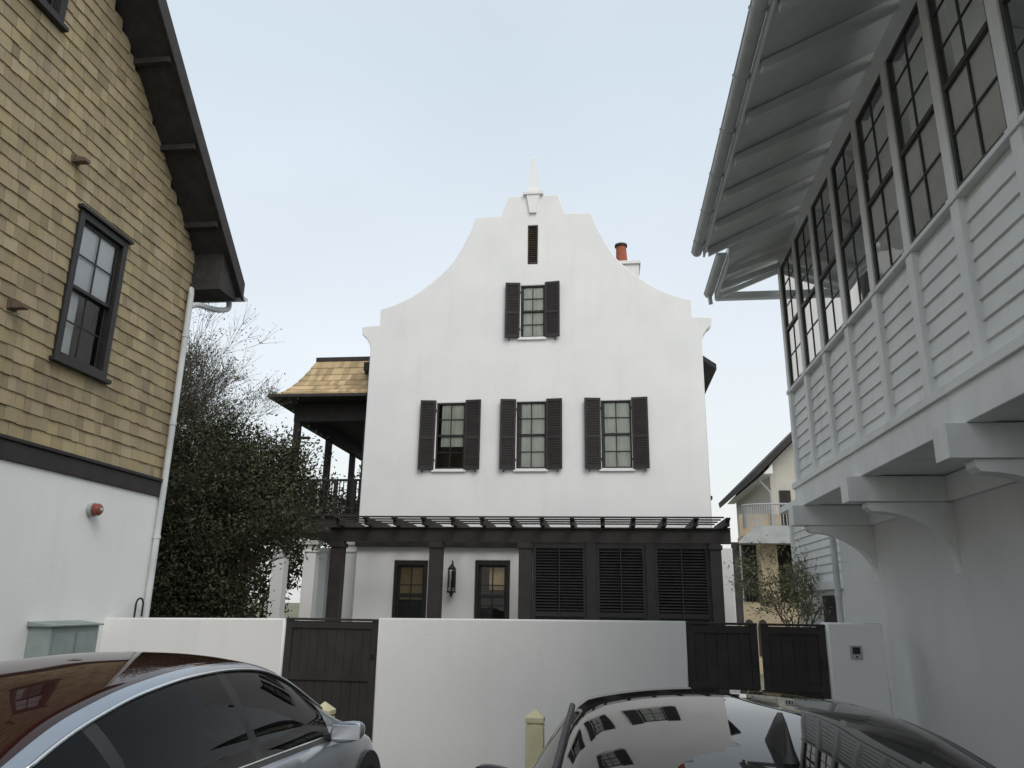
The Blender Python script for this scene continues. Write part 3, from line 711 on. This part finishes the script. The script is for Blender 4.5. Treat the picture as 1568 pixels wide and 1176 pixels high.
# ================================================================= CARS
def interp(tab,s):
    xs=[a for a,_ in tab]; ys=[b for _,b in tab]; return np.interp(s,xs,ys)
def smooth(a,k=3):
    w=np.array([1,2,3,2,1.])/9; 
    for _ in range(k):
        b=np.pad(a,2,mode='edge'); a=np.convolve(b,w,'valid')
    return a
def car(name,xc,y0,paint,roofm,trim,fin,ws=1.0):
    e=empty(name)
    s=np.linspace(0,4.69,119)
    w=ws*smooth(interp([(0,.66),(.04,.76),(.15,.85),(.45,.905),(1,.925),(3.6,.925),(4.1,.90),(4.4,.83),(4.6,.68),(4.69,.5)],s),3)
    zb=smooth(interp([(0,.84),(.1,.97),(.3,1.01),(1,1.0),(2,.965),(3,.935),(3.7,.90),(4.2,.80),(4.5,.69),(4.69,.54)],s),4)
    zc=smooth(interp([(0,.88),(.05,.98),(.15,1.06),(.45,1.12),(.65,1.15),(1.2,1.335),(1.6,1.40),(2.0,1.437),(2.4,1.447),(2.8,1.425),(3.1,1.355),(3.4,1.20),(3.75,1.01),(3.95,.945),(4.2,.88),(4.45,.78),(4.62,.65),(4.69,.56)],s),5)
    zg=smooth(interp([(0,.87),(.15,1.03),(.45,1.07),(.65,1.09),(1.2,1.245),(1.6,1.325),(2.0,1.365),(2.4,1.372),(2.8,1.345),(3.1,1.265),(3.4,1.11),(3.7,.96),(3.95,.91),(4.2,.84),(4.45,.74),(4.69,.55)],s),5)
    wg=ws*smooth(interp([(0,.5),(.15,.66),(.45,.72),(.65,.70),(1.2,.60),(1.6,.575),(2.0,.57),(2.4,.57),(2.8,.585),(3.1,.615),(3.4,.68),(3.7,.75),(3.95,.76),(4.2,.70),(4.45,.6),(4.69,.4)],s),5)
    zbot=smooth(interp([(0,.42),(.3,.24),(.8,.18),(4,.18),(4.5,.22),(4.69,.36)],s),2)
    verts=[];ring=None
    for i in range(len(s)):
        W,B,Z,G,g_,b0=w[i],zb[i],zc[i],zg[i],wg[i],zbot[i]
        h=[(0,b0,0),(W*.6,b0,0),(W*.9,b0+.01,0),(W*.97,b0+.06,0),(W*.985,b0+(B-b0)*.35,0),(W,b0+(B-b0)*.6,0),(W*.992,b0+(B-b0)*.82,0),(W*.965,B-.035,0),(W*.94,B-.005,0),(W*.915,B+.008,1)]
        wb,zb_=W*.90,B+.012
        g2=min(g_,wb-.04)
        G2=max(G,B+.022)
        h.append((wb,zb_,1))
        for k in (1,2,3):
            t=k/4; bul=.018*math.sin(math.pi*t)
            h.append((wb+(g2-wb)*t+bul,zb_+(G2-zb_)*t+bul*.5,2))
        h.append((g2,G2,2))
        h.append((g2-.018,G2+.012,3))
        h.append((g2-.055,G2+(Z-G2)*.42,3))
        w8,z8=g2-.055,G2+(Z-G2)*.42
        for k in range(1,9):
            t=k/8; h.append((w8*(1-t),z8+(Z-z8)*(1-(1-t)**2.2),4))
        if ring is None: ring=len(h); codes=[q[2] for q in h]
        full=h+[(-a,b,c) for a,b,c in reversed(h[1:-1])]
        verts.append([(xc+a,y0+s[i],z) for a,z,_ in full])
    n=len(verts[0]); V=[v for r in verts for v in r]; F=[];MI=[]
    for i in range(len(s)-1):
        sm=(s[i]+s[i+1])/2
        for j in range(n):
            jj=(j+1)%n; F.append((i*n+j,i*n+jj,(i+1)*n+jj,(i+1)*n+j))
            k=j if j<ring-1 else n-1-j
            code=codes[min(k+1,ring-1)]
            m=0
            if k<=2: m=1
            elif code==1: m=1 if .5<sm<3.7 else 0
            elif code==2:
                if 0.95<sm<3.42: m=2
                if 2.30<sm<2.40 or 1.28<sm<1.34: m=1
                if .62<sm<=.95: m=0
                if 3.34<sm<=3.42: m=0
            elif code==3: m=0
            elif code==4:
                if .62<sm<=3.02: m=3
                elif 3.02<=sm<3.10: m=1
                elif 3.10<=sm<3.78: m=2
            z=(V[i*n+j][2]+V[i*n+jj][2])/2
            if sm<.22 and .78<z<.96 and 6<=k<=9: m=4
            if sm>4.25 and .60<z<.74 and 6<=k<=9: m=5
            MI.append(m)
    F.append(list(range(n))[::-1]); MI.append(0); F.append([(len(s)-1)*n+j for j in range(n)]); MI.append(0)
    me=bpy.data.meshes.new('body_shell'); me.from_pydata(V,[],F); me.polygons.foreach_set('material_index',MI)
    bm=bmesh.new(); bm.from_mesh(me); bmesh.ops.recalc_face_normals(bm,faces=bm.faces); bm.to_mesh(me); bm.free()
    mkobj('body_shell',me,e,[paint,'blacktrim','carglass',roofm,'taillight','headlight','chrome'],True)
    for sg in (1,-1):
        p=P()
        idx=[i for i in range(len(s)) if .95<s[i]<3.5]
        p.tube([Vector(verts[i][14 if sg>0 else n-14])+Vector((sg*.004,0,.0)) for i in idx],.010,8)
        p.tube([Vector(verts[i][10 if sg>0 else n-10])+Vector((sg*.004,0,0)) for i in idx],.007,8)
        p.make('window_trim',e,[trim],smooth=True)
        my=y0+3.22; mx=xc+sg*(.98*ws)
        vs=[];fs=[];nu,nv=18,12
        for a in range(nv+1):
            ph=math.pi*a/nv
            for b in range(nu):
                th=2*math.pi*b/nu
                q=[math.sin(ph)*math.cos(th),math.cos(ph),math.sin(ph)*math.sin(th)]
                q=[math.copysign(abs(v)**.75,v) for v in q]
                yv=q[1]*.075
                if yv<-.03: yv=-.03
                vs.append((mx+q[0]*.10,my+yv,.975+q[2]*.058+ .01*q[0]*sg))
        for a in range(nv):
            for b in range(nu): fs.append((a*nu+b,a*nu+(b+1)%nu,(a+1)*nu+(b+1)%nu,(a+1)*nu+b))
        q=P(); q.add(vs,fs); q.make('mirror_housing',e,[paint],smooth=True)
        q=P(); q.box(mx-.085,mx+.085,my-.034,my-.031,.935,1.015,1); q.obox((xc+sg*.885*ws,my+.03,.945),(.06,0,.01),(0,.03,0),(0,0,.018),0); q.make('mirror_glass_and_arm',e,['blacktrim','chrome'],.003)
        for wy in (y0+.98,y0+3.86):
            q=P(); ww=.935*ws
            q.cone((xc+sg*.70*ws,wy,.339),(xc+sg*ww,wy,.339),.335,.335,28,0); q.cone((xc+sg*(ww-.005),wy,.339),(xc+sg*(ww+.003),wy,.339),.235,.23,28,1)
            for k in range(5):
                a=2*math.pi*k/5; q.obox((xc+sg*(ww+.007),wy+.12*math.cos(a),.339+.12*math.sin(a)),(.006,0,0),(0,.1*math.cos(a),.1*math.sin(a)),(0,-.022*math.sin(a),.022*math.cos(a)),2)
            q.cone((xc+sg*.72*ws,wy,.39),(xc+sg*(ww-.0055),wy,.39),.375,.375,28,3)
            q.make('wheel',e,['rubber','blacktrim','chrome','blacktrim'])
    if fin:
        fy=y0+1.60; zt=float(np.interp(1.6,s,zc)); p=P(); vs=[]
        pr_=[(-.11,0,.038),(-.08,.03,.036),(-.04,.065,.03),(.0,.085,.018),(.03,.088,.012),(.07,.07,.012),(.09,.03,.02),(.10,.0,.022)]
        for yy_,hh,ww in pr_: vs+=[(xc-ww,fy-yy_,zt-.02),(xc-ww*.55,fy-yy_,zt+hh*.6-.004),(xc-ww*.18,fy-yy_,zt+hh-.004),(xc+ww*.18,fy-yy_,zt+hh-.004),(xc+ww*.55,fy-yy_,zt+hh*.6-.004),(xc+ww,fy-yy_,zt-.02)]
        fs=[]
        for i in range(len(pr_)-1):
            for j in range(5): fs.append((6*i+j,6*i+j+1,6*i+7+j,6*i+6+j))
        e0=6*(len(pr_)-1); fs+=[tuple(range(6)),tuple(e0+k for k in range(6))]
        p.add(vs,fs); p.make('antenna_fin',e,['blacktrim'],smooth=True)
    p=P()
    p.box(xc-.8,xc+.8,y0+.7,y0+3.7,.3,.34); p.box(xc-.72,xc+.72,y0+3.3,y0+3.62,.6,.90)
    for sx in (-.38,.38):
        p.box(xc+sx-.24,xc+sx+.24,y0+2.2,y0+2.75,.35,.58); p.obox((xc+sx,y0+2.15,.85),(.22,0,0),(0,.06,0),(0,-.06,.32)); p.box(xc+sx-.12,xc+sx+.12,y0+2.02,y0+2.12,1.16,1.28)
    p.box(xc-.66,xc+.66,y0+1.3,y0+1.85,.35,.58); p.obox((xc,y0+1.2,.82),(.60,0,0),(0,.06,0),(0,-.08,.26))
    p.make('interior',e,['blacktrim'],.03)
    p=P(); p.box(xc-.26,xc+.26,y0-.012,y0+.01,.66,.78); p.make('number_plate',e,['greywood'],.004)
    return e
car('silver_sedan_car',-2.52,1.55,'silver','roofmaroon','chrome',False)
car('black_sedan_car',.405,.45,'blackpaint','roofblack','blacktrim',True,.93)

# ================================================================= WORLD / SUN
w=bpy.data.worlds.new("World"); S.world=w; w.use_nodes=True; t=w.node_tree; bg=t.nodes['Background']; out=t.nodes['World Output']
az=math.radians(150); el=math.radians(48)
sky=N(t,'ShaderNodeTexSky',sky_type='NISHITA'); sky.sun_disc=False; sky.sun_elevation=el; sky.sun_rotation=az; sky.dust_density=4; sky.air_density=1.5
t.links.new(sky.outputs[0],bg.inputs[0]); bg.inputs[1].default_value=.05
tc=N(t,'ShaderNodeTexCoord'); sp=N(t,'ShaderNodeSeparateXYZ'); t.links.new(tc.outputs['Generated'],sp.inputs[0])
cr_=N(t,'ShaderNodeValToRGB'); t.links.new(sp.outputs[2],cr_.inputs[0]); e_=cr_.color_ramp.elements
e_[0].position=0; e_[0].color=(.72,.73,.735,1); e_[1].position=1; e_[1].color=(.62,.66,.69,1)
q=cr_.color_ramp.elements.new(.3); q.color=(.70,.72,.735,1); q=cr_.color_ramp.elements.new(.62); q.color=(.60,.67,.715,1)
nz=N(t,'ShaderNodeTexNoise'); nz.inputs['Scale'].default_value=1.8; nz.inputs['Detail'].default_value=4
mp=N(t,'ShaderNodeMapping'); mp.inputs['Scale'].default_value=(1,1,2.0); t.links.new(tc.outputs['Generated'],mp.inputs[0]); t.links.new(mp.outputs[0],nz.inputs['Vector'])
mr=N(t,'ShaderNodeMapRange'); t.links.new(nz.outputs[0],mr.inputs[0]); mr.inputs[1].default_value=.3; mr.inputs[2].default_value=.7; mr.inputs[3].default_value=.95; mr.inputs[4].default_value=1.05
vm=N(t,'ShaderNodeVectorMath',operation='SCALE'); t.links.new(cr_.outputs[0],vm.inputs[0]); t.links.new(mr.outputs[0],vm.inputs['Scale'])
b2=N(t,'ShaderNodeBackground'); t.links.new(vm.outputs[0],b2.inputs[0]); b2.inputs[1].default_value=1.0
ad=N(t,'ShaderNodeAddShader'); t.links.new(bg.outputs[0],ad.inputs[0]); t.links.new(b2.outputs[0],ad.inputs[1]); t.links.new(ad.outputs[0],out.inputs[0])
sd=bpy.data.lights.new('sun','SUN'); sd.energy=1.15; sd.angle=math.radians(30); sd.color=(1,.98,.95)
so=bpy.data.objects.new('sun',sd); COL.objects.link(so)
v=Vector((math.sin(az)*math.cos(el),math.cos(az)*math.cos(el),math.sin(el)))
so.rotation_euler=v.to_track_quat('Z','Y').to_euler(); so.location=v*50

# ================================================================= CAMERA
F=1170
up=Vector((66,4073,-F)).normalized(); dp=Vector((146,-337,-F)); dp=(dp-up*dp.dot(up)).normalized(); xr=dp.cross(up)
R=Matrix((xr,dp,up))
cam=bpy.data.cameras.new('camera'); cam.sensor_fit='HORIZONTAL'; cam.sensor_width=36; cam.lens=36*F/1568; cam.clip_end=2000; cam.clip_start=.05
co=bpy.data.objects.new('camera',cam); COL.objects.link(co); co.matrix_world=Matrix.Translation((0,0,1.72))@R.to_4x4(); S.camera=co
